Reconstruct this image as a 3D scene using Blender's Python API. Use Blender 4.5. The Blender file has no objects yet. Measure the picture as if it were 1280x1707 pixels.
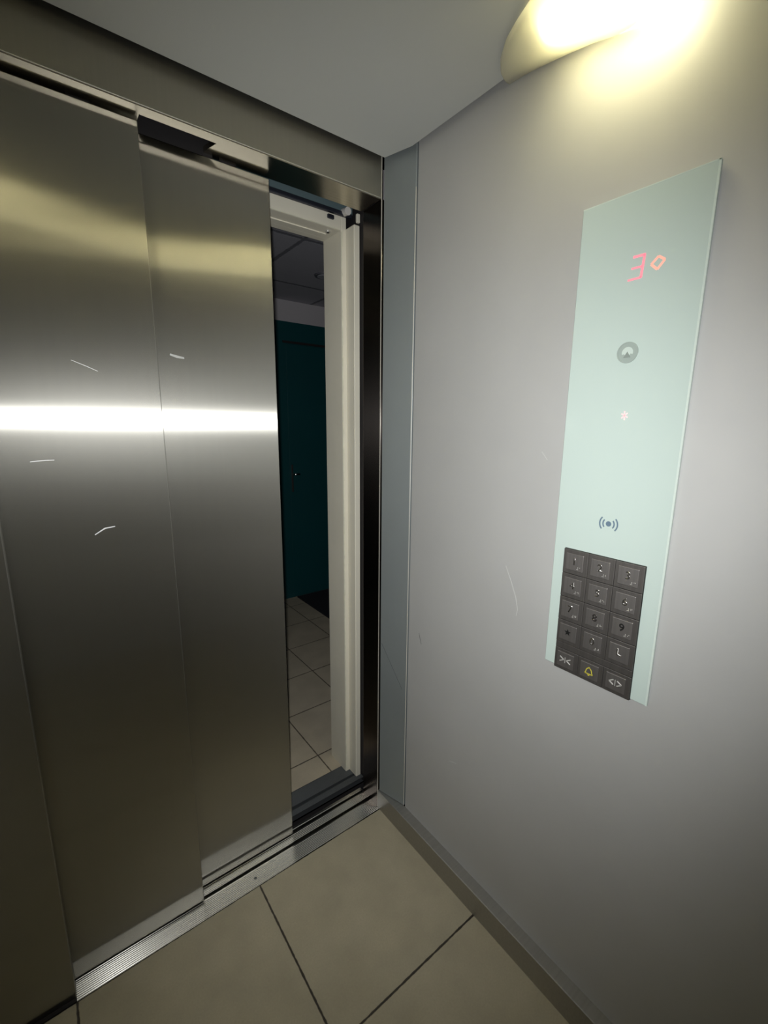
import bpy, bmesh, math, random
from mathutils import Vector, Matrix
random.seed(7)
S = bpy.context.scene
COL = S.collection

# ------------------------------------------------------------------ camera, lights, exposure
R_ = Vector((0.7935, -0.6085, 0.0088)); U_ = Vector((0.1115, 0.1597, 0.9808)); F_ = Vector((0.5983, 0.7773, -0.1946))
CAM = Vector((-0.8717, -1.1129, 1.3821))
F_.normalize(); R_ = (R_ - F_ * R_.dot(F_)).normalized(); U_ = R_.cross(F_)
cd = bpy.data.cameras.new('camera'); cam = bpy.data.objects.new('camera', cd); COL.objects.link(cam)
cd.sensor_fit = 'HORIZONTAL'; cd.sensor_width = 36.0; cd.lens = 741.77 / 1280 * 36.0
cd.clip_start = 0.02
m = Matrix((R_, U_, -F_)).transposed().to_4x4(); m.translation = CAM
cam.matrix_world = m
S.camera = cam

w = bpy.data.worlds.new('world'); S.world = w; w.use_nodes = True
w.node_tree.nodes['Background'].inputs[0].default_value = (0.6, 0.7, 0.8, 1)
w.node_tree.nodes['Background'].inputs[1].default_value = 0.0

FLASH_W = 60.0
fl = bpy.data.lights.new('phone_flash', 'SPOT'); fo = bpy.data.objects.new('phone_flash', fl); COL.objects.link(fo)
fl.energy = FLASH_W; fl.color = (0.965, 0.985, 0.985); fl.spot_size = math.radians(116); fl.spot_blend = 1.0; fl.shadow_soft_size = 0.009
fm = m.copy(); fm.translation = CAM + U_ * 0.012 - R_ * 0.015 + F_ * 0.01
fo.matrix_world = fm
LAMP_E = 20.0

S.view_settings.view_transform = 'Standard'; S.view_settings.look = 'None'
S.view_settings.exposure = 0.0; S.view_settings.gamma = 1.0; S.view_settings.use_curve_mapping = False

# ------------------------------------------------------------------ materials
def newmat(name):
    mt = bpy.data.materials.new(name); mt.use_nodes = True
    return mt, mt.node_tree, mt.node_tree.nodes['Principled BSDF']
def setv(b, **k):
    for n, v in k.items():
        b.inputs[n.replace('_', ' ')].default_value = v
def c4(c): return (c[0], c[1], c[2], 1)
def math_node(nt, op, a, b=None, c=None):
    n = nt.nodes.new('ShaderNodeMath'); n.operation = op
    for i, v in enumerate((a, b, c)):
        if v is None: continue
        if isinstance(v, (int, float)): n.inputs[i].default_value = v
        else: nt.links.new(v, n.inputs[i])
    return n.outputs[0]
def mixcol(nt, fac, a, b):
    n = nt.nodes.new('ShaderNodeMix'); n.data_type = 'RGBA'
    for idx, v in ((0, fac), (6, a), (7, b)):
        if isinstance(v, tuple): n.inputs[idx].default_value = c4(v)
        elif isinstance(v, (int, float)): n.inputs[idx].default_value = v
        else: nt.links.new(v, n.inputs[idx])
    return n.outputs[2]
def noise(nt, scale, detail=3, vec_scale=None):
    g = nt.nodes.new('ShaderNodeNewGeometry'); n = nt.nodes.new('ShaderNodeTexNoise')
    n.inputs['Scale'].default_value = scale; n.inputs['Detail'].default_value = detail
    if vec_scale:
        mp = nt.nodes.new('ShaderNodeMapping'); mp.inputs['Scale'].default_value = vec_scale
        nt.links.new(g.outputs['Position'], mp.inputs['Vector']); nt.links.new(mp.outputs[0], n.inputs['Vector'])
    else:
        nt.links.new(g.outputs['Position'], n.inputs['Vector'])
    return n.outputs['Fac']
def ramp(nt, fac, lo, hi, a=0.0, b=1.0):
    n = nt.nodes.new('ShaderNodeMapRange'); nt.links.new(fac, n.inputs[0])
    n.inputs[1].default_value = lo; n.inputs[2].default_value = hi; n.inputs[3].default_value = a; n.inputs[4].default_value = b
    return n.outputs[0]
def plain(name, col, rough=0.5, metal=0.0, spec=0.5, bump=0.0, bscale=300, var=0.0, vscale=3.0):
    mt, nt, b = newmat(name)
    setv(b, Base_Color=c4(col), Roughness=rough, Metallic=metal, Specular_IOR_Level=spec)
    if var:
        f = ramp(nt, noise(nt, vscale, 4), 0.3, 0.7)
        lo = tuple(v * (1 - var) for v in col); hi = tuple(min(1, v * (1 + var)) for v in col)
        nt.links.new(mixcol(nt, f, lo, hi), b.inputs['Base Color'])
    if bump:
        bp = nt.nodes.new('ShaderNodeBump'); bp.inputs['Strength'].default_value = bump; bp.inputs['Distance'].default_value = 0.001
        nt.links.new(noise(nt, bscale, 4), bp.inputs['Height']); nt.links.new(bp.outputs[0], b.inputs['Normal'])
    return mt
def brushed(name, col, u, v, vertical=True, u2=None, v2=None, mix=0.5, grain=0.06):
    """brushed stainless: grain runs vertically (or along x). u = roughness along the grain, v = across it;
    a second wider lobe (u2, v2) stands for fingerprints and wear"""
    mt = bpy.data.materials.new(name); mt.use_nodes = True; nt = mt.node_tree; nt.nodes.clear()
    out = nt.nodes.new('ShaderNodeOutputMaterial')
    tg = nt.nodes.new('ShaderNodeCombineXYZ')
    for i, q in enumerate((0.002, 0.0, 1.0) if vertical else (1.0, 0.0, 0.002)): tg.inputs[i].default_value = q
    f = noise(nt, 1.0, 5, (160, 160, 0.8) if vertical else (0.8, 160, 160))
    base = mixcol(nt, ramp(nt, f, 0.3, 0.7), tuple(c * (1 - grain) for c in col), tuple(min(1, c * (1 + grain)) for c in col))
    def lobe(a, b):
        g = nt.nodes.new('ShaderNodeBsdfAnisotropic'); g.distribution = 'GGX'
        al = math.sqrt(a * b); g.inputs['Roughness'].default_value = math.sqrt(al); g.inputs['Anisotropy'].default_value = 1 - a / al
        nt.links.new(tg.outputs[0], g.inputs['Tangent']); nt.links.new(base, g.inputs['Color']); return g
    g1 = lobe(u, v)
    if u2 is None: nt.links.new(g1.outputs[0], out.inputs[0]); return mt
    g2 = lobe(u2, v2); mx = nt.nodes.new('ShaderNodeMixShader')
    mx.inputs[0].default_value = mix
    nt.links.new(g1.outputs[0], mx.inputs[1]); nt.links.new(g2.outputs[0], mx.inputs[2]); nt.links.new(mx.outputs[0], out.inputs[0])
    return mt
def tiles(name, col, x0, dx, y0, dy, gw, grout, rough=0.45, var=0.10):
    mt, nt, b = newmat(name)
    g = nt.nodes.new('ShaderNodeNewGeometry'); sx = nt.nodes.new('ShaderNodeSeparateXYZ'); nt.links.new(g.outputs['Position'], sx.inputs[0])
    wob = math_node(nt, 'MULTIPLY', math_node(nt, 'SUBTRACT', noise(nt, 60, 2), 0.5), gw * 0.7)
    d = []
    for o, p0, per in ((sx.outputs[0], x0, dx), (sx.outputs[1], y0, dy)):
        t = math_node(nt, 'DIVIDE', math_node(nt, 'SUBTRACT', o, p0), per)
        fr = math_node(nt, 'SUBTRACT', t, math_node(nt, 'ROUND', t))
        d.append(math_node(nt, 'MULTIPLY', math_node(nt, 'ABSOLUTE', fr), per))
    mn = math_node(nt, 'ADD', math_node(nt, 'MINIMUM', d[0], d[1]), wob)
    mask = ramp(nt, mn, gw * 0.35, gw * 0.65)
    n1 = ramp(nt, noise(nt, 9, 5), 0.3, 0.7); n2 = ramp(nt, noise(nt, 220, 3), 0.3, 0.7)
    c1 = mixcol(nt, n1, tuple(c * (1 - var) for c in col), tuple(c * (1 + var) for c in col))
    c2 = mixcol(nt, math_node(nt, 'MULTIPLY', n2, 0.25), c1, tuple(c * 0.7 for c in col))
    nt.links.new(mixcol(nt, mask, grout, c2), b.inputs['Base Color'])
    b.inputs['Roughness'].default_value = rough
    bp = nt.nodes.new('ShaderNodeBump'); bp.inputs['Strength'].default_value = 0.5; bp.inputs['Distance'].default_value = 0.002
    nt.links.new(mask, bp.inputs['Height']); nt.links.new(bp.outputs[0], b.inputs['Normal'])
    return mt
def emis(name, col, st, base=(0.2, 0.2, 0.2)):
    mt, nt, b = newmat(name)
    setv(b, Base_Color=c4(base), Emission_Color=c4(col), Emission_Strength=st)
    return mt

M = {}
M['steel'] = brushed('brushed_steel', (0.45, 0.435, 0.395), 0.010, 0.36, True, 0.10, 0.40, 0.24, grain=0.015)
M['soffit'] = brushed('lintel_underside_steel', (0.52, 0.48, 0.40), 0.05, 0.06, False)
M['steel_header'] = brushed('brushed_steel_header', (0.46, 0.44, 0.38), 0.10, 0.25, True, 0.25, 0.4, 0.5, grain=0.02)
M['steel_dark'] = brushed('polished_dark_steel', (0.20, 0.175, 0.16), 0.02, 0.15)
M['skirt'] = brushed('skirting_metal', (0.50, 0.49, 0.47), 0.22, 0.30, False)
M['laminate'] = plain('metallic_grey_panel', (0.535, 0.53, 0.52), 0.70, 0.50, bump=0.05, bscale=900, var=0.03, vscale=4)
M['laminate_strip'] = plain('reflection_tinted_panel', (0.32, 0.35, 0.355), 0.52, 0.6, var=0.04)  # wall panel copy, darker and bluer to paint in reflections on the angled face
M['ceiling'] = plain('ceiling_paint', (0.50, 0.505, 0.48), 0.6, bump=0.15, bscale=700)
M['floor'] = tiles('cabin_floor_tile', (0.42, 0.375, 0.275), -0.488, 0.461, -0.46, 0.45, 0.005, (0.035, 0.028, 0.02))
M['hall_floor'] = tiles('hall_floor_tile', (0.54, 0.47, 0.36), -0.08, 0.30, 0.06, 0.30, 0.005, (0.12, 0.10, 0.08), 0.35)
M['alu'] = brushed('ribbed_aluminium', (0.50, 0.49, 0.46), 0.045, 0.075, False)
M['alu_side'] = plain('sill_metal', (0.14, 0.15, 0.16), 0.5, 0.7)
M['black'] = plain('black_rubber_and_gap_shade', (0.012, 0.010, 0.011), 0.7)  # rubber parts, and black fillers that paint the shade in gaps and recesses
M['cream'] = plain('cream_paint', (0.72, 0.68, 0.57), 0.5, var=0.03, vscale=6)
M['caulk'] = plain('patchy_sealant', (0.68, 0.66, 0.54), 0.6, var=0.12, vscale=30)
M['fascia'] = plain('teal_grey_fascia', (0.14, 0.20, 0.215), 0.5, 0.3)
M['rail'] = plain('dark_blue_steel', (0.05, 0.055, 0.075), 0.4, 0.7)
M['nylon'] = plain('pale_nylon', (0.65, 0.62, 0.58), 0.4)
M['chrome'] = plain('chrome', (0.8, 0.8, 0.8), 0.15, 1.0)
M['teal'] = plain('teal_paint', (0.002, 0.062, 0.070), 0.45, var=0.05)
M['lavender'] = plain('grey_plaster', (0.52, 0.49, 0.51), 0.8)
M['hall_ceiling'] = tiles('hall_ceiling_tile', (0.50, 0.49, 0.54), 0.245, 0.60, 1.66, 0.68, 0.022, (0.22, 0.22, 0.25), 0.8, 0.03)
M['mat'] = plain('dark_mat', (0.012, 0.013, 0.02), 0.95, bump=0.6, bscale=500)
M['glass'] = plain('white_backed_glass', (0.52, 0.61, 0.57), 0.14, 0.0, 0.5)
M['glass'].node_tree.nodes['Principled BSDF'].inputs['Coat Weight'].default_value = 0.3
M['glass_edge'] = plain('frosted_glass_edge', (0.58, 0.66, 0.61), 0.4)
M['key'] = brushed('worn_key_metal', (0.21, 0.195, 0.185), 0.16, 0.22, True, 0.4, 0.5, 0.6, grain=0.12)
M['key_face'] = brushed('key_face_metal', (0.30, 0.28, 0.27), 0.14, 0.20, True, 0.4, 0.5, 0.6, grain=0.08)
M['key_base'] = plain('keypad_base_metal', (0.02, 0.018, 0.017), 0.5, 0.6)
M['digit'] = plain('embossed_digit_metal', (0.62, 0.60, 0.58), 0.22, 1.0)
M['digit_dark'] = plain('worn_dark_digit_metal', (0.10, 0.09, 0.085), 0.25, 0.8)
M['scr_f'] = plain('faint_steel_scratch', (0.42, 0.42, 0.41), 0.5, 0.8)
M['ink'] = plain('black_ink', (0.006, 0.006, 0.006), 0.5)
M['slate'] = plain('slate_print', (0.13, 0.19, 0.25), 0.4)
M['btn'] = plain('grey_button', (0.34, 0.395, 0.365), 0.35)
M['btn2'] = plain('grey_button_symbol', (0.55, 0.63, 0.585), 0.3)
M['btn3'] = plain('button_arrow_grey', (0.24, 0.28, 0.26), 0.3)
M['yellow'] = plain('yellow_enamel', (0.55, 0.48, 0.06), 0.4)
M['bright'] = plain('worn_bright_metal', (0.85, 0.84, 0.80), 0.3, 0.6)
M['scr_l'] = plain('light_scratch', (0.62, 0.62, 0.60), 0.5, 0.3)
M['scr_m'] = plain('scratched_steel', (0.55, 0.55, 0.55), 0.45, 0.8)
M['scr_d'] = plain('dark_scratch', (0.06, 0.065, 0.07), 0.6)
M['red'] = emis('red_led', (1.0, 0.18, 0.28), 0.75, (0.5, 0.25, 0.25))
M['orange'] = emis('orange_led', (1.0, 0.36, 0.26), 0.75, (0.5, 0.3, 0.25))
M['pink'] = emis('dim_red_led', (1.0, 0.35, 0.38), 0.6, (0.6, 0.5, 0.5))
M['bulb'] = emis('lit_lamp', (1.0, 0.93, 0.56), LAMP_E, (1, 1, 1))
def shade_mat():
    mt = bpy.data.materials.new('frosted_lamp_glass'); mt.use_nodes = True; nt = mt.node_tree; nt.nodes.clear()
    out = nt.nodes.new('ShaderNodeOutputMaterial'); a = nt.nodes.new('ShaderNodeBsdfTranslucent'); d = nt.nodes.new('ShaderNodeBsdfDiffuse')
    g = nt.nodes.new('ShaderNodeBsdfGlossy'); g.inputs['Roughness'].default_value = 0.15
    a.inputs[0].default_value = (0.95, 0.93, 0.83, 1); d.inputs[0].default_value = (0.86, 0.84, 0.78, 1)
    m1 = nt.nodes.new('ShaderNodeMixShader'); m1.inputs[0].default_value = 0.75; m2 = nt.nodes.new('ShaderNodeMixShader'); m2.inputs[0].default_value = 0.05
    nt.links.new(d.outputs[0], m1.inputs[1]); nt.links.new(a.outputs[0], m1.inputs[2])
    nt.links.new(m1.outputs[0], m2.inputs[1]); nt.links.new(g.outputs[0], m2.inputs[2]); nt.links.new(m2.outputs[0], out.inputs[0])
    return mt
M['shade'] = shade_mat()

# ------------------------------------------------------------------ helpers
def box(bm, x0, x1, y0, y1, z0, z1, bev=0.0, seg=1):
    b2 = bmesh.new()
    vs = [b2.verts.new((x, y, z)) for x in (x0, x1) for y in (y0, y1) for z in (z0, z1)]
    for f in ((0, 1, 3, 2), (4, 6, 7, 5), (0, 4, 5, 1), (2, 3, 7, 6), (0, 2, 6, 4), (1, 5, 7, 3)):
        b2.faces.new([vs[i] for i in f])
    if bev: bmesh.ops.bevel(b2, geom=list(b2.edges), offset=bev, segments=seg, affect='EDGES', profile=0.5)
    merge(bm, b2)
def merge(bm, b2, mat=None):
    if mat is not None: bmesh.ops.transform(b2, matrix=mat, verts=b2.verts)
    me = bpy.data.meshes.new('tmp'); b2.to_mesh(me); b2.free(); bm.from_mesh(me); bpy.data.meshes.remove(me)
def prism(bm, pts, axis, a, b, bev=0.0):
    """extrude polygon pts (2D) along axis from a to b"""
    b2 = bmesh.new()
    def P(p, t):
        return {'x': (t, p[0], p[1]), 'y': (p[0], t, p[1]), 'z': (p[0], p[1], t)}[axis]
    lo = [b2.verts.new(P(p, a)) for p in pts]; hi = [b2.verts.new(P(p, b)) for p in pts]
    b2.faces.new(lo[::-1]); b2.faces.new(hi)
    n = len(pts)
    for i in range(n): b2.faces.new((lo[i], lo[(i + 1) % n], hi[(i + 1) % n], hi[i]))
    if bev: bmesh.ops.bevel(b2, geom=list(b2.edges), offset=bev, segments=1, affect='EDGES')
    merge(bm, b2)
def tube(bm, p0, p1, r, seg=20, r2=None):
    p0 = Vector(p0); p1 = Vector(p1); d = p1 - p0
    b2 = bmesh.new(); bmesh.ops.create_cone(b2, cap_ends=True, segments=seg, radius1=r, radius2=r if r2 is None else r2, depth=d.length)
    merge(bm, b2, Matrix.Translation((p0 + p1) / 2) @ d.to_track_quat('Z', 'Y').to_matrix().to_4x4())
def obj(name, bm, mat, parent=None, smooth=False):
    bmesh.ops.recalc_face_normals(bm, faces=bm.faces)
    me = bpy.data.meshes.new(name); bm.to_mesh(me); bm.free()
    me.materials.append(M[mat] if isinstance(mat, str) else mat)
    if smooth:
        for p in me.polygons: p.use_smooth = True
    o = bpy.data.objects.new(name, me); COL.objects.link(o)
    if parent: o.parent = parent
    return o
def tag(o, label, cat=None, kind=None, group=None):
    o['label'] = label
    if cat: o['category'] = cat
    if kind: o['kind'] = kind
    if group: o['group'] = group
    return o
def empty(name, loc, label, cat, kind=None):
    o = bpy.data.objects.new(name, None); COL.objects.link(o); o.location = loc; o.empty_display_size = 0.05
    OFF[name] = Vector(loc); return tag(o, label, cat, kind)
OFF = {}
def child(name, bm, mat, parent, smooth=False, root=None):
    """bm in world coordinates; shifted so it sits right under its (unrotated) thing"""
    off = Vector((0, 0, 0)); p = parent
    while p is not None: off += p.location; p = p.parent
    bmesh.ops.translate(bm, vec=-off, verts=bm.verts)
    return obj(name, bm, mat, parent, smooth)
def NB(): return bmesh.new()
def bx(*a, **k):
    bm = bmesh.new(); box(bm, *a, **k); return bm

# ------------------------------------------------------------------ the cabin shell
ZC = 2.087
o = obj('floor', bx(-1.22, 0.0, -1.70, -0.012, -0.03, 0.0), 'floor'); tag(o, 'beige square floor tiles with dark joints inside the cabin', 'floor', 'structure')
bm = NB(); box(bm, 0.0, 0.03, -1.70, -0.1145, 0.06, 2.17, bev=0.0012)
wall = obj('wall_right', bm, 'laminate'); tag(wall, 'grey metallic side wall panel carrying the glass control panel', 'wall', 'structure')
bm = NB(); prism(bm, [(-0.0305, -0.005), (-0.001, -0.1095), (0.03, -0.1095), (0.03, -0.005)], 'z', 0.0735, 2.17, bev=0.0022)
strip = obj('wall_corner', bm, 'laminate_strip'); tag(strip, 'narrow angled corner panel between door and side wall, bluish reflections put into its grey', 'wall', 'structure')
bm = NB(); prism(bm, [(-1.215, -1.70), (-0.018, -1.70), (-0.018, -0.112), (-0.043, -0.025), (-1.215, -0.025)], 'z', ZC, ZC + 0.02, bev=0.002)
o = obj('ceiling', bm, 'ceiling'); tag(o, 'plain grey cabin ceiling panel with dark gap around its edge', 'ceiling', 'structure')
o = obj('wall_left', bx(-1.25, -1.22, -1.70, 0.03, 0.0, 2.2), 'laminate'); tag(o, 'grey metallic cabin wall opposite the control panel', 'wall', 'structure')
o = obj('wall_back', bx(-1.25, 0.03, -1.73, -1.70, 0.0, 2.2), 'laminate'); tag(o, 'grey metallic cabin wall behind the camera', 'wall', 'structure')
bm = NB(); prism(bm, [(-0.033, 0.0), (0.0, 0.0), (0.0, 0.0735), (-0.0315, 0.0735), (-0.033, 0.072)], 'y', -1.70, -0.001)
o = obj('baseboard_right', bm, 'skirt'); tag(o, 'grey-brown metal kick plate with a narrow ledge along the side wall', 'baseboard', 'structure')
o = obj('wall_front', bx(-1.30, -0.949, 0.0, 0.032, 0.0, 2.0, bev=0.0012), 'steel'); tag(o, 'dark brushed steel column left of the sliding doors', 'wall', 'structure')
# header above the doors
bm = NB()
box(bm, -1.30, -0.033, 0.0, 0.030, 2.0, 2.25, bev=0.0022, seg=2)
hd = obj('wall_header', bm, 'steel_header'); tag(hd, 'brushed steel lintel above the sliding doors', 'wall', 'structure')
bm = NB()
box(bm, -1.30, -0.0335, 0.0024, 0.0305, 1.9990, 2.0010)
box(bm, -1.30, -0.632, 0.031, 0.100, 2.001, 2.012, bev=0.001)
prism(bm, [(-0.476, 0.031), (-0.033, 0.031), (-0.033, 0.100), (-0.490, 0.100), (-0.490, 0.080)], 'z', 2.001, 2.012)
o = obj('soffit', bm, 'soffit', hd)
bm = NB(); box(bm, -0.650, -0.470, 0.031, 0.100, 2.055, 2.065); box(bm, -0.650, -0.470, 0.088, 0.094, 1.9935, 2.055)
o = obj('recess_shade_plates', bm, 'black', hd)  # black plates added behind the opening to paint its shade
# right jamb
bm = NB(); box(bm, -0.033, 0.03, 0.0, 0.092, -0.02, 2.0, bev=0.0026, seg=2)
o = obj('trim_1', bm, 'steel_dark'); tag(o, 'polished dark steel jamb at the right side of the doorway', 'door jamb', 'structure')

M['edge'] = plain('edge_highlight_tone', (0.62, 0.59, 0.52), 0.4, 0.2)  # pale colour for thin added strips that paint the highlights along edges
obj('edge_highlight', bx(-0.0343, -0.0328, -0.0012, 0.0006, 0.004, 2.16), 'edge', bpy.data.objects['trim_1'])
bm = NB(); tube(bm, (-0.0012, -0.1092, 0.076), (-0.0012, -0.1092, 2.0), 0.0011, 8); obj('edge_highlight', bm, 'edge', strip)
# ------------------------------------------------------------------ sliding doors
def door_panel(name, x0, x1, y0, th, label):
    bm = NB(); box(bm, x0, x1, y0, y0 + th, 0.007, 1.992, bev=0.0022, seg=3)
    d = obj(name, bm, 'steel'); tag(d, label, 'door', 'structure')
    for x in (x0 + 0.08, x1 - 0.08):
        obj('guide_shoe', bx(x - 0.03, x + 0.03, y0 + 0.006, y0 + th - 0.003, -0.012, 0.009), 'black', d)
    for x in (x0 + 0.10, x1 - 0.10):
        obj('hanger', bx(x - 0.02, x + 0.02, y0 + th - 0.006, y0 + th - 0.002, 1.98, 2.003), 'black', d)
    return d
d1 = door_panel('door_1', -1.28, -0.636, 0.040, 0.022, 'left brushed steel door leaf, nearer the cabin')
d2 = door_panel('door_2', -0.99, -0.331, 0.083, 0.018, 'right brushed steel door leaf, set back behind the left one with open edge')
def scratch(parent, pts, wd, mat, plane, off):
    """thin raised scratch following pts on a wall plane"""
    bm = NB()
    n = len(pts)
    L = []; Rr = []
    for i, p in enumerate(pts):
        a = Vector(pts[max(0, i - 1)]); b = Vector(pts[min(n - 1, i + 1)]); t = (b - a).normalized()
        s = Vector((-t.y, t.x)); ww = wd * (0.35 + 0.65 * math.sin(math.pi * (i + 0.5) / n)) / 2
        L.append(Vector(p) + s * ww); Rr.append(Vector(p) - s * ww)
    poly = L + Rr[::-1]
    if plane == 'x': prism(bm, [(q.x, q.y) for q in poly], 'x', off - 0.0003, off + 0.0002)
    else: prism(bm, [(q.x, q.y) for q in poly], 'y', off - 0.0003, off + 0.0002)
    return obj('scratch', bm, mat, parent)
scratch(wall, [(-0.470, 1.045), (-0.488, 1.010), (-0.504, 0.975), (-0.512, 0.945), (-0.509, 0.928)], 0.0022, 'scr_l', 'x', 0.0)
scratch(wall, [(-0.314, 0.391), (-0.327, 0.396), (-0.342, 0.401)], 0.0018, 'scr_l', 'x', 0.0)
scratch(wall, [(-0.165, 0.745), (-0.170, 0.728), (-0.176, 0.712)], 0.0014, 'scr_d', 'x', 0.0)
scratch(wall, [(-0.545, 1.325), (-0.560, 1.308)], 0.0012, 'scr_l', 'x', 0.0)
scratch(d1, [(-0.795, 1.134), (-0.775, 1.146), (-0.755, 1.148)], 0.0028, 'scr_m', 'y', 0.040)
scratch(d1, [(-0.800, 1.505), (-0.775, 1.495), (-0.755, 1.486)], 0.0012, 'scr_f', 'y', 0.040)
scratch(d1, [(-0.890, 1.300), (-0.865, 1.302), (-0.850, 1.302)], 0.0008, 'scr_m', 'y', 0.040)
scratch(d2, [(-0.600, 1.540), (-0.585, 1.536), (-0.568, 1.534)], 0.006, 'scr_f', 'y', 0.083)
# dark scratch across the corner strip
def on_strip(y): return -0.0305 + (-(y) - 0.005) * (0.0295 / 0.1045)
bm = NB(); P0 = Vector((on_strip(-0.012), -0.012, 0.655)); P1 = Vector((on_strip(-0.095), -0.095, 0.515))
tube(bm, P0, P1, 0.0007, 6); obj('scratch', bm, 'scr_d', strip)

# ------------------------------------------------------------------ sills
def sill_profile(y0, y1, slots, depth=0.035, ribs=True, under=0.0):
    pts = [(y0 + under, -0.045), (y0 + under, -0.004), (y0, -0.004), (y0, 0.0)]
    y = y0 + 0.004
    marks = sorted(slots)
    def ribrun(a, b):
        n = int((b - a - 0.004) / 0.0048)
        if not ribs or n < 1: return
        st = (b - a - 0.004) / n
        for k in range(n):
            s = a + 0.002 + k * st
            pts.extend([(s, 0.0), (s + 0.0011, -0.0008), (s + 0.0022, 0.0)])
    cur = y0
    for a, b in marks:
        ribrun(cur, a); pts.extend([(a, 0.0), (a, -depth), (b, -depth), (b, 0.0)]); cur = b
    ribrun(cur, y1); pts.extend([(y1, 0.0), (y1, -0.045)])
    out = [pts[0]]
    for p in pts[1:]:
        if abs(p[0] - out[-1][0]) > 1e-6 or abs(p[1] - out[-1][1]) > 1e-6: out.append(p)
    return out
t = empty('door_sill', (-0.5, 0.05, 0.0), 'ribbed aluminium cabin sill with two guide slots under the sliding doors', 'door sill')
bm = NB(); prism(bm, sill_profile(-0.010, 0.112, [(0.0465, 0.0575), (0.089, 0.0985)]), 'x', -0.949, -0.033)
child('sill_plate', bm, 'alu', t)
for sx_ in (-0.490,):
    bm = NB(); tube(bm, (sx_, 0.018, -0.002), (sx_, 0.018, 0.0006), 0.0042, 16)
    sc = child('screw', bm, 'alu_side', t)
obj('trim_2', bx(-1.30, -0.951, -0.010, -0.0005, -0.03, 0.002), 'black'); o = bpy.data.objects['trim_2']; tag(o, 'dark joint at the foot of the steel column', 'trim', 'structure')
o = obj('jamb_gap_shade', bx(0.008, 0.03, 0.105, 0.295, -0.02, 2.2), 'black'); tag(o, 'black filler panel painting the shade of the gap between steel jamb and cream frame', 'trim', 'structure')  # black panel added in the gap, its colour stands for shade
t = empty('landing_sill', (-0.3, 0.2, 0.0), 'dark ribbed landing sill outside, across the gap from the cabin sill', 'door sill')
bm = NB(); prism(bm, sill_profile(0.150, 0.250, [(0.176, 0.187)], depth=0.02, under=0.022), 'x', -1.0, 0.03)
child('sill_plate', bm, 'alu_side', t)
obj('sill_gap_shade', bx(-1.0, 0.03, 0.1125, 0.171, -0.055, -0.050), 'black'); tag(bpy.data.objects['sill_gap_shade'], 'black sheet standing in for the shaft darkness between the two sills', 'trim', 'structure')  # black sheet under the gap paints the dark of the shaft

# ------------------------------------------------------------------ landing door frame
t = empty('landing_door_frame', (0.0, 0.26, 0.0), 'cream painted steel frame around the landing doorway', 'door frame')
bm = NB(); box(bm, -0.034, -0.014, 0.213, 0.325, 0.0, 2.03, bev=0.0015); child('jamb', bm, 'cream', t)
bm = NB(); box(bm, -0.016, 0.006, 0.165, 0.215, 0.0, 1.992, bev=0.002); child('flange', bm, 'cream', t)
bm = NB(); box(bm, -1.0, -0.0345, 0.213, 0.299, 1.983, 2.025, bev=0.0015); box(bm, -1.0, -0.0345, 0.298, 0.325, 1.983, 2.019); lt = child('lintel', bm, 'cream', t)
# ragged sealant along the jamb edge and lintel edge
bm = NB(); z = 0.02
while z < 1.97:
    h = random.uniform(0.01, 0.05); ww = random.uniform(0.0015, 0.0055)
    box(bm, -0.0335, -0.0335 + ww, 0.2118, 0.214, z, min(z + h, 1.98)); z += h
child('sealant', bm, 'caulk', t)
bm = NB(); x = -0.6
while x < -0.036:
    h = random.uniform(0.01, 0.04); ww = random.uniform(0.001, 0.003)
    box(bm, x, min(x + h, -0.035), 0.2118, 0.214, 1.9835, 1.9835 + ww); x += h
child('sealant', bm, 'caulk', t)
bm = NB(); box(bm, -1.0, -0.06, 0.262, 0.268, 1.980, 1.9835); child('door_stop', bm, 'cream', t)
bm = NB(); tube(bm, (-0.064, 0.243, 1.979), (-0.064, 0.243, 1.984), 0.0085, 16)
s_ = child('screw', bm, 'chrome', t)
bm = NB(); tube(bm, (-0.064, 0.243, 1.9782), (-0.064, 0.243, 1.9792), 0.0045, 12); child('socket', bm, 'ink', s_)
bm = NB(); box(bm, -0.085, -0.062, 0.205, 0.2135, 2.006, 2.018, bev=0.002); child('latch', bm, 'rail', t)

t = empty('door_track', (-0.3, 0.2, 2.03), 'dark landing door track with pale roller above the cream frame', 'door track')
bm = NB(); box(bm, -1.0, 0.006, 0.206, 0.212, 2.034, 2.25, bev=0.001); child('fascia', bm, 'fascia', t)
bm = NB(); box(bm, -1.0, 0.0, 0.198, 0.2115, 2.022, 2.034, bev=0.002)
child('rail', bm, 'rail', t)
bm = NB(); tube(bm, (-0.028, 0.180, 2.030), (-0.028, 0.206, 2.034), 0.0115, 28); ro = child('roller', bm, 'nylon', t)
bm = NB(); box(bm, -0.004, 0.008, 0.165, 0.175, 2.000, 2.026, bev=0.002); child('bracket', bm, 'cream', t)

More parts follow.
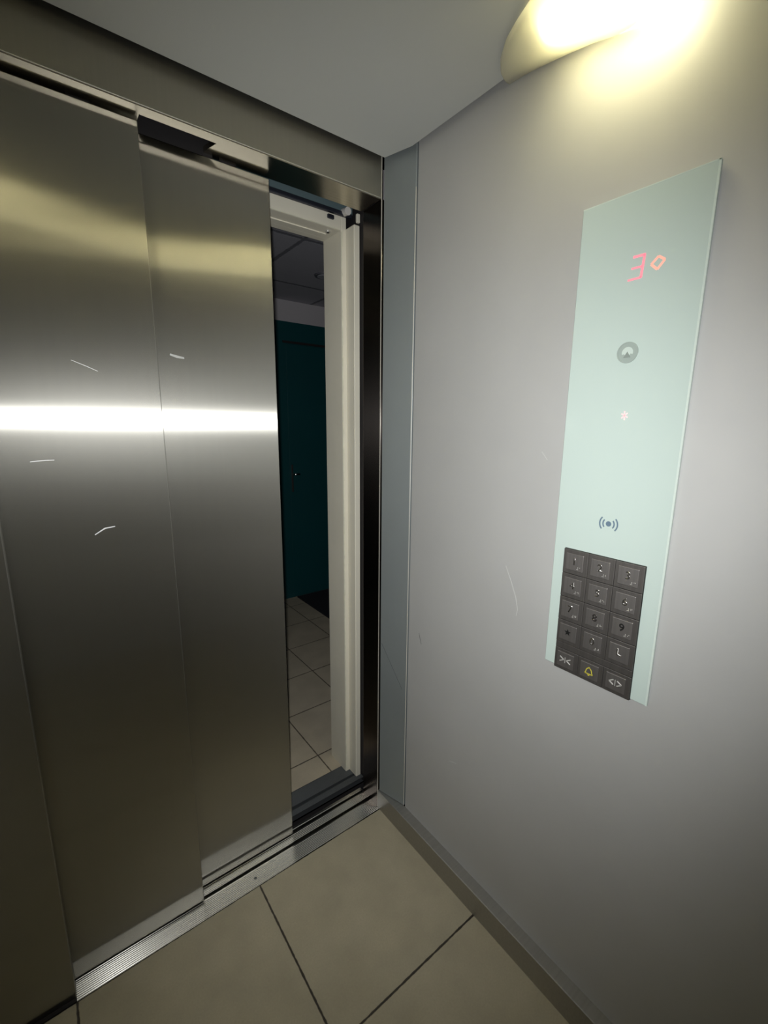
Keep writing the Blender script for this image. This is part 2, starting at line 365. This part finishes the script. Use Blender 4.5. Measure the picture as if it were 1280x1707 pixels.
# ------------------------------------------------------------------ hallway beyond
o = obj('floor_hall', bx(-1.4, 2.2, 0.25, 2.04, -0.03, 0.0), 'hall_floor'); tag(o, 'beige tiled hallway floor seen through the doorway', 'floor', 'structure')
o = obj('ceiling_hall', bx(-1.4, 2.2, 0.335, 2.04, 2.244, 2.27), 'hall_ceiling'); tag(o, 'dim grey panelled hallway ceiling seen through the doorway', 'ceiling', 'structure')
o = obj('wall_hall', bx(-1.4, 2.2, 2.035, 2.07, 0.0, 2.26), 'lavender'); tag(o, 'dim grey plaster of the far hallway wall above the teal panelling', 'wall', 'structure')
o = obj('wall_landing', bx(0.0, 2.2, 0.30, 0.335, 0.0, 2.26), 'lavender'); tag(o, 'hallway wall behind the cream landing frame', 'wall', 'structure')
o = obj('wall_landing_header', bx(-1.4, 0.0, 0.30, 0.335, 2.02, 2.26), 'lavender'); tag(o, 'hallway wall above the landing frame', 'wall', 'structure')
o = obj('trim_4', bx(-1.4, 2.2, 2.018, 2.036, 0.0, 2.097), 'teal'); tag(o, 'dark teal panelling around the hallway door', 'wall panelling', 'structure')
bm = NB(); box(bm, 0.625, 1.50, 2.012, 2.030, 0.004, 1.945, bev=0.003)
d3 = obj('door_3', bm, 'teal'); tag(d3, 'dark teal hallway door with a small lever handle', 'door', 'structure')
bm = NB(); box(bm, 0.600, 1.52, 2.013, 2.019, 1.949, 1.965); obj('door_gap_shade', bm, 'black', d3)  # black strip paints the shade of the gap above the door
hp = obj('door_handle', bx(0.636, 0.652, 2.007, 2.013, 0.86, 1.07, bev=0.002), plain('handle_plate_metal', (0.20, 0.20, 0.20), 0.35, 0.9), d3)
bm = NB(); tube(bm, (0.645, 2.008, 0.997), (0.645, 1.985, 0.997), 0.007, 12); tube(bm, (0.641, 1.982, 0.997), (0.692, 1.980, 0.997), 0.008, 12)
obj('lever', bm, 'chrome', hp, True)
bm = NB(); box(bm, 0.645, 1.5, 1.40, 2.00, 0.0, 0.009, bev=0.003)
o = obj('door_mat', bm, 'mat'); tag(o, 'black door mat on the hallway floor in front of the teal door', 'door mat')
bm = NB(); tube(bm, (0.585, 1.385, 2.236), (0.585, 1.385, 2.246), 0.055, 32, 0.06)
o = obj('recessed_light', bm, plain('unlit_downlight_rim', (0.12, 0.12, 0.14), 0.4)); tag(o, 'small unlit round fitting recessed in the hallway ceiling', 'ceiling light')
bm = NB(); tube(bm, (0.585, 1.385, 2.233), (0.585, 1.385, 2.237), 0.04, 32); obj('lens', bm, plain('unlit_lens', (0.45, 0.45, 0.5), 0.3), o)

# ------------------------------------------------------------------ wall lamp
t = empty('wall_lamp', (-0.02, -0.85, 2.03), 'lit frosted glass lamp tucked between ceiling and side wall', 'lamp')
def curve(cp, s):
    for (s0, a), (s1, b) in zip(cp, cp[1:]):
        if s <= s1:
            u = (s - s0) / (s1 - s0); return Vector(a).lerp(Vector(b), u)
    return Vector(cp[-1][1])
up = [(0, (-0.014, -0.403, 2.0855)), (.06, (-0.041, -0.412, 2.0855)), (.15, (-0.073, -0.436, 2.0855)), (.3, (-0.102, -0.474, 2.0855)), (.4, (-0.117, -0.506, 2.0855)), (.5, (-0.132, -0.544, 2.0855)), (.75, (-0.190, -0.68, 2.0855)), (1, (-0.215, -0.85, 2.0855))]
lo = [(0, (-0.004, -0.404, 2.0855)), (.06, (-0.004, -0.420, 2.0845)), (.15, (-0.004, -0.450, 2.082)), (.3, (-0.004, -0.500, 2.074)), (.45, (-0.004, -0.542, 2.066)), (.57, (-0.004, -0.589, 2.056)), (.66, (-0.006, -0.632, 2.042)), (.72, (-0.014, -0.668, 2.034)), (.8, (-0.040, -0.700, 2.026)), (.88, (-0.085, -0.75, 2.035)), (1, (-0.11, -0.85, 2.045))]
bm = NB(); N = 48; K = 12; grid = []
for i in range(2 * N + 1):
    s = i / N; mir = s > 1; ss = 2 - s if mir else s
    a = curve(up, ss); b = curve(lo, ss)
    if mir: a.y = -1.70 - a.y; b.y = -1.70 - b.y
    row = []
    for k in range(K + 1):
        u = k / K; p = a.lerp(b, u); bul = math.sin(math.pi * u) * 0.022 * math.sin(math.pi / 2 * min(1, ss * 1.5))
        p += Vector((-0.45, 0, -0.9)) * bul
        row.append(bm.verts.new(p))
    grid.append(row)
for i in range(2 * N):
    for k in range(K): bm.faces.new((grid[i][k], grid[i + 1][k], grid[i + 1][k + 1], grid[i][k + 1]))
sh = child('lamp_shade', bm, 'shade', t, True)
so = sh.modifiers.new('thickness', 'SOLIDIFY'); so.thickness = 0.005; so.offset = 0.0
bm = NB(); q0, q1 = Vector((-0.080, -0.560, 2.062)), Vector((-0.058, -0.738, 2.022)); dq = q1 - q0; rows_ = []
for k in range(25):
    an = math.pi * k / 24; off_ = 0 if k <= 12 else dq.length
    rows_.append((-0.018 * math.cos(an) + off_, 0.018 * math.sin(an)))
    if k == 12: rows_.append((dq.length, 0.018))
prev = None
Q = dq.to_track_quat('Z', 'Y').to_matrix().to_4x4(); Q.translation = q0
for zz, rr in rows_:
    ring = [bm.verts.new(Q @ Vector((max(rr, 1e-4) * math.cos(a * math.pi / 12), max(rr, 1e-4) * math.sin(a * math.pi / 12), zz))) for a in range(24)]
    if prev:
        for a in range(24): bm.faces.new((prev[a], prev[(a + 1) % 24], ring[(a + 1) % 24], ring[a]))
    prev = ring
bl = child('bulb', bm, 'bulb', t, True)
bm = NB(); tube(bm, (-0.080, -0.552, 2.064), (-0.080, -0.545, 2.0865), 0.010, 20); child('lamp_holder', bm, 'nylon', t)
bm = NB(); box(bm, -0.010, -0.001, -0.95, -0.75, 2.03, 2.08, bev=0.002); child('mounting_plate', bm, 'nylon', t)

# the same lamp on the opposite side of the ceiling, mirrored
t2 = t.copy(); COL.objects.link(t2); t2.location = (-1.20, -0.85, 2.03); t2.rotation_euler = (0, 0, math.pi)
for ch_ in list(t.children):
    c_ = ch_.copy(); COL.objects.link(c_); c_.parent = t2
t2['label'] = 'frosted glass lamp above the wall opposite the control panel'
t2.scale = (1, -1, 1)
# ------------------------------------------------------------------ control panel
XF = -0.0100
t = empty('control_panel', (0.0, -0.709, 0.858), 'tall white glass control panel with floor display and metal keypad', 'control panel')
bm = NB(); box(bm, XF, -0.003, -0.8175, -0.600, 0.858, 1.779, bev=0.0012)
child('glass_plate', bm, 'glass', t)
bm = NB()
box(bm, XF - 0.0001, XF + 0.002, -0.8178, -0.8145, 0.8585, 1.7785); box(bm, XF - 0.0001, XF + 0.002, -0.8170, -0.6005, 1.7770, 1.7788)
child('polished_edge', bm, 'glass_edge', t)
bm = NB(); box(bm, -0.004, 0.0005, -0.800, -0.615, 0.875, 1.765); child('backing', bm, 'glass_edge', t)
def stroke(bm, a, b, wd, x0, x1):
    a = Vector(a); b = Vector(b); d = (b - a).normalized(); s = Vector((-d.y, d.x)) * wd / 2
    prism(bm, [tuple(p) for p in (a + s, b + s, b - s, a - s)], 'x', x0, x1)
bm = NB(); X0, X1 = XF - 0.0006, XF
A, B, Cc, D, E_, G = (-0.7020, 1.6712), (-0.7225, 1.6712), (-0.7212, 1.6533), (-0.7010, 1.6529), (-0.7190, 1.6355), (-0.6965, 1.6347)
stroke(bm, A, B, 0.0042, X0, X1); stroke(bm, (-0.7210, 1.6712), (-0.7185, 1.6347), 0.0042, X0, X1); stroke(bm, D, (-0.7190, 1.6530), 0.0034, X0, X1); stroke(bm, E_, G, 0.0034, X0, X1)
child('floor_number', bm, 'red', t)
bm = NB(); dm = [(-0.7441, 1.6625), (-0.7545, 1.6550), (-0.7440, 1.6420), (-0.7335, 1.6520)]
for i in range(4): stroke(bm, dm[i], dm[(i + 1) % 4], 0.0038, X0, X1)
child('direction_arrow', bm, 'orange', t)
def disc(bm, cy, cz, r, x0, x1, r_in=None, seg=40, a0=0, a1=2 * math.pi):
    if r_in is None:
        tube(bm, (x1, cy, cz), (x0, cy, cz), r, seg); return
    n = max(8, int(seg * (a1 - a0) / (2 * math.pi))); b2 = bmesh.new(); vs = []
    for i in range(n + 1):
        an = a0 + (a1 - a0) * i / n; c, s = math.cos(an), math.sin(an)
        vs.append([b2.verts.new((x, cy + rr * c, cz + rr * s)) for x, rr in ((x0, r_in), (x0, r), (x1, r), (x1, r_in))])
    for i in range(n):
        for k in range(4): b2.faces.new((vs[i][k], vs[i][(k + 1) % 4], vs[i + 1][(k + 1) % 4], vs[i + 1][k]))
    if a1 - a0 < 2 * math.pi - 0.01: b2.faces.new(vs[0]); b2.faces.new(vs[-1][::-1])
    else: bmesh.ops.remove_doubles(b2, verts=b2.verts, dist=1e-6)
    merge(bm, b2)
bm = NB(); disc(bm, -0.7101, 1.5118, 0.0185, XF - 0.0008, XF); disc(bm, -0.7101, 1.5118, 0.0185, XF - 0.0018, XF, 0.0165)
pb = child('push_button', bm, 'btn', t)
bm = NB(); disc(bm, -0.7101, 1.5118, 0.0098, XF - 0.0011, XF, 0.0055, 32, math.radians(-20), math.radians(200))
disc(bm, -0.7101, 1.5118, 0.0060, XF - 0.0012, XF); child('button_symbol', bm, 'btn2', pb)
bm = NB(); prism(bm, [(-0.7101, 1.5135), (-0.7165, 1.5030), (-0.7036, 1.5030)], 'x', XF - 0.0016, XF); child('up_arrow', bm, 'btn3', pb)
bm = NB()
for an in (85, 145, 205):
    c, s = math.cos(math.radians(an)), math.sin(math.radians(an))
    stroke(bm, (-0.717 - 0.0062 * c, 1.4007 - 0.0080 * s), (-0.717 + 0.0062 * c, 1.4007 + 0.0080 * s), 0.0020, X0, X1)
child('indicator_star', bm, 'pink', t)
bm = NB(); cy, cz = -0.7096, 1.1948; disc(bm, cy, cz, 0.0052, X0, X1)
for s in (0, math.pi):
    for rr in (0.0108, 0.0172):
        disc(bm, cy, cz, rr + 0.0013, X0, X1, rr - 0.0013, 64, s - math.radians(42), s + math.radians(42))
child('contactless_symbol', bm, 'slate', t)

# keypad
KY0, KY1, KZ0, KZ1 = -0.6262, -0.7875, 0.8562, 1.1290
bm = NB(); box(bm, -0.0135, -0.005, KY1, KY0, KZ0, KZ1, bev=0.0008); child('keypad_base', bm, 'key_base', t)
bm = NB(); box(bm, -0.0155, -0.013, KY1 + 0.0006, KY0 - 0.0006, 0.9053, 0.9185, bev=0.0006); child('keypad_strip', bm, 'key', t)
FONT = None
def text_mesh(s, size, depth):
    cu = bpy.data.curves.new('txt', 'FONT'); cu.body = s; cu.size = size; cu.extrude = depth; cu.bevel_depth = depth * 1.1; cu.bevel_resolution = 1
    cu.align_x = 'CENTER'; cu.align_y = 'CENTER'; cu.resolution_u = 6
    ob = bpy.data.objects.new('txt', cu); COL.objects.link(ob)
    dg = bpy.context.evaluated_depsgraph_get(); me = bpy.data.meshes.new_from_object(ob.evaluated_get(dg))
    bm = bmesh.new(); bm.from_mesh(me); bpy.data.meshes.remove(me); bpy.data.objects.remove(ob); bpy.data.curves.remove(cu)
    return bm
# text (x right, y up, z out) onto the wall seen from the cabin: right = -Y, up = Z, out = -X
TM = Matrix(((0, 0, -1, 0), (-1, 0, 0, 0), (0, 1, 0, 0), (0, 0, 0, 1)))
BR = {'1': 'a', '2': 'b', '3': 'c', '4': 'd', '5': 'e', '6': 'f', '7': 'g', '8': 'h', '9': 'i', '0': 'j'}
DOTS = {'a': [(0, 0)], 'b': [(0, 0), (0, 1)], 'c': [(0, 0), (1, 0)], 'd': [(0, 0), (1, 0), (1, 1)], 'e': [(0, 0), (1, 1)], 'f': [(0, 0), (1, 0), (0, 1)],
        'g': [(0, 0), (1, 0), (0, 1), (1, 1)], 'h': [(0, 0), (0, 1), (1, 1)], 'i': [(1, 0), (0, 1)], 'j': [(1, 0), (0, 1), (1, 1)]}
def star_pts(cy, cz, r, ri):
    return [(cy + (r if k % 2 == 0 else ri) * math.sin(k * math.pi / 5), cz + (r if k % 2 == 0 else ri) * math.cos(k * math.pi / 5)) for k in range(10)]
rows = [['1', '2', '3'], ['4', '5', '6'], ['7', '8', '9'], ['star', '0', 'L'], ['close', 'bell', 'open']]
ztop = [1.1285, 1.0755, 1.0230, 0.9705, 0.9047]; zbot = [1.0762, 1.0237, 0.9712, 0.9192, 0.8567]
ycol = [(-0.6266, -0.6797), (-0.6803, -0.7333), (-0.7339, -0.7871)]
for r_i, row in enumerate(rows):
    for c_i, ch in enumerate(row):
        ya, yb = ycol[c_i]; za, zb = ztop[r_i], zbot[r_i]
        bm = NB(); box(bm, -0.0158, -0.0130, yb, ya, zb, za, bev=0.0009, seg=2)
        key = child('key', bm, 'key', t)
        cy = (ya + yb) / 2 + 0.001; cz = (za + zb) / 2 + 0.0005; h = 0.0180 if r_i < 4 else 0.0170
        bm = NB(); box(bm, -0.0176, -0.0150, cy - 0.0190, cy + 0.0190, cz - h, cz + h, bev=0.0010, seg=2)
        child('key_face', bm, 'key_face', key)
        XT = -0.0176
        bm = NB()
        if ch in '0123456789' or ch == 'L':
            b2 = text_mesh(ch, 0.021, 0.0004)
            merge(bm, b2, Matrix.Translation((XT, cy, cz + 0.0015)) @ TM)
            mt = 'ink' if ch == '9' else ('digit_dark' if ch == '8' else 'digit')
        elif ch == 'star':
            prism(bm, star_pts(cy, cz + 0.001, 0.0078, 0.0034), 'x', XT - 0.0003, XT); mt = 'ink'
        elif ch == 'close':
            for sg in (-1, 1):
                stroke(bm, (cy + sg * 0.0120, cz + 0.006), (cy + sg * 0.0030, cz + 0.0005), 0.0020, XT - 0.0006, XT)
                stroke(bm, (cy + sg * 0.0120, cz - 0.005), (cy + sg * 0.0030, cz + 0.0005), 0.0020, XT - 0.0006, XT)
            stroke(bm, (cy, cz + 0.007), (cy, cz - 0.006), 0.0012, XT - 0.0006, XT); mt = 'bright'
        elif ch == 'open':
            for sg in (-1, 1):
                stroke(bm, (cy + sg * 0.0035, cz + 0.006), (cy + sg * 0.0120, cz + 0.0005), 0.0020, XT - 0.0006, XT)
                stroke(bm, (cy + sg * 0.0035, cz - 0.005), (cy + sg * 0.0120, cz + 0.0005), 0.0020, XT - 0.0006, XT)
            stroke(bm, (cy, cz + 0.007), (cy, cz - 0.006), 0.0012, XT - 0.0006, XT); mt = 'bright'
        else:
            pts = []
            for (dy, dz) in ((-0.0085, -0.006), (-0.0065, -0.0035), (-0.0055, 0.002), (-0.0035, 0.0055), (-0.001, 0.0068), (-0.001, 0.0085), (0.001, 0.0085), (0.001, 0.0068), (0.0035, 0.0055), (0.0055, 0.002), (0.0065, -0.0035), (0.0085, -0.006)):
                pts.append((cy + dy, cz + dz))
            for i in range(len(pts)): stroke(bm, pts[i], pts[(i + 1) % len(pts)], 0.0017, XT - 0.0006, XT)
            disc(bm, cy, cz - 0.0078, 0.0022, XT - 0.0006, XT, seg=16); mt = 'yellow'
        nm = 'numeral' if ch in '0123456789' else ('letter' if ch == 'L' else 'symbol')
        so_ = child(nm, bm, mt, key)
        if ch in BR:
            bm = NB(); dots = [(0, 2), (1, 0), (1, 1), (1, 2)] + [(2.9 + a, b) for a, b in DOTS[BR[ch]]]
            for a, b in dots:
                b2 = bmesh.new(); bmesh.ops.create_icosphere(b2, subdivisions=1, radius=0.00085)
                merge(bm, b2, Matrix.Translation((XT, cy - 0.0060 - a * 0.0022, cz - 0.0090 - b * 0.0022)))
            child('braille', bm, 'bright', key)
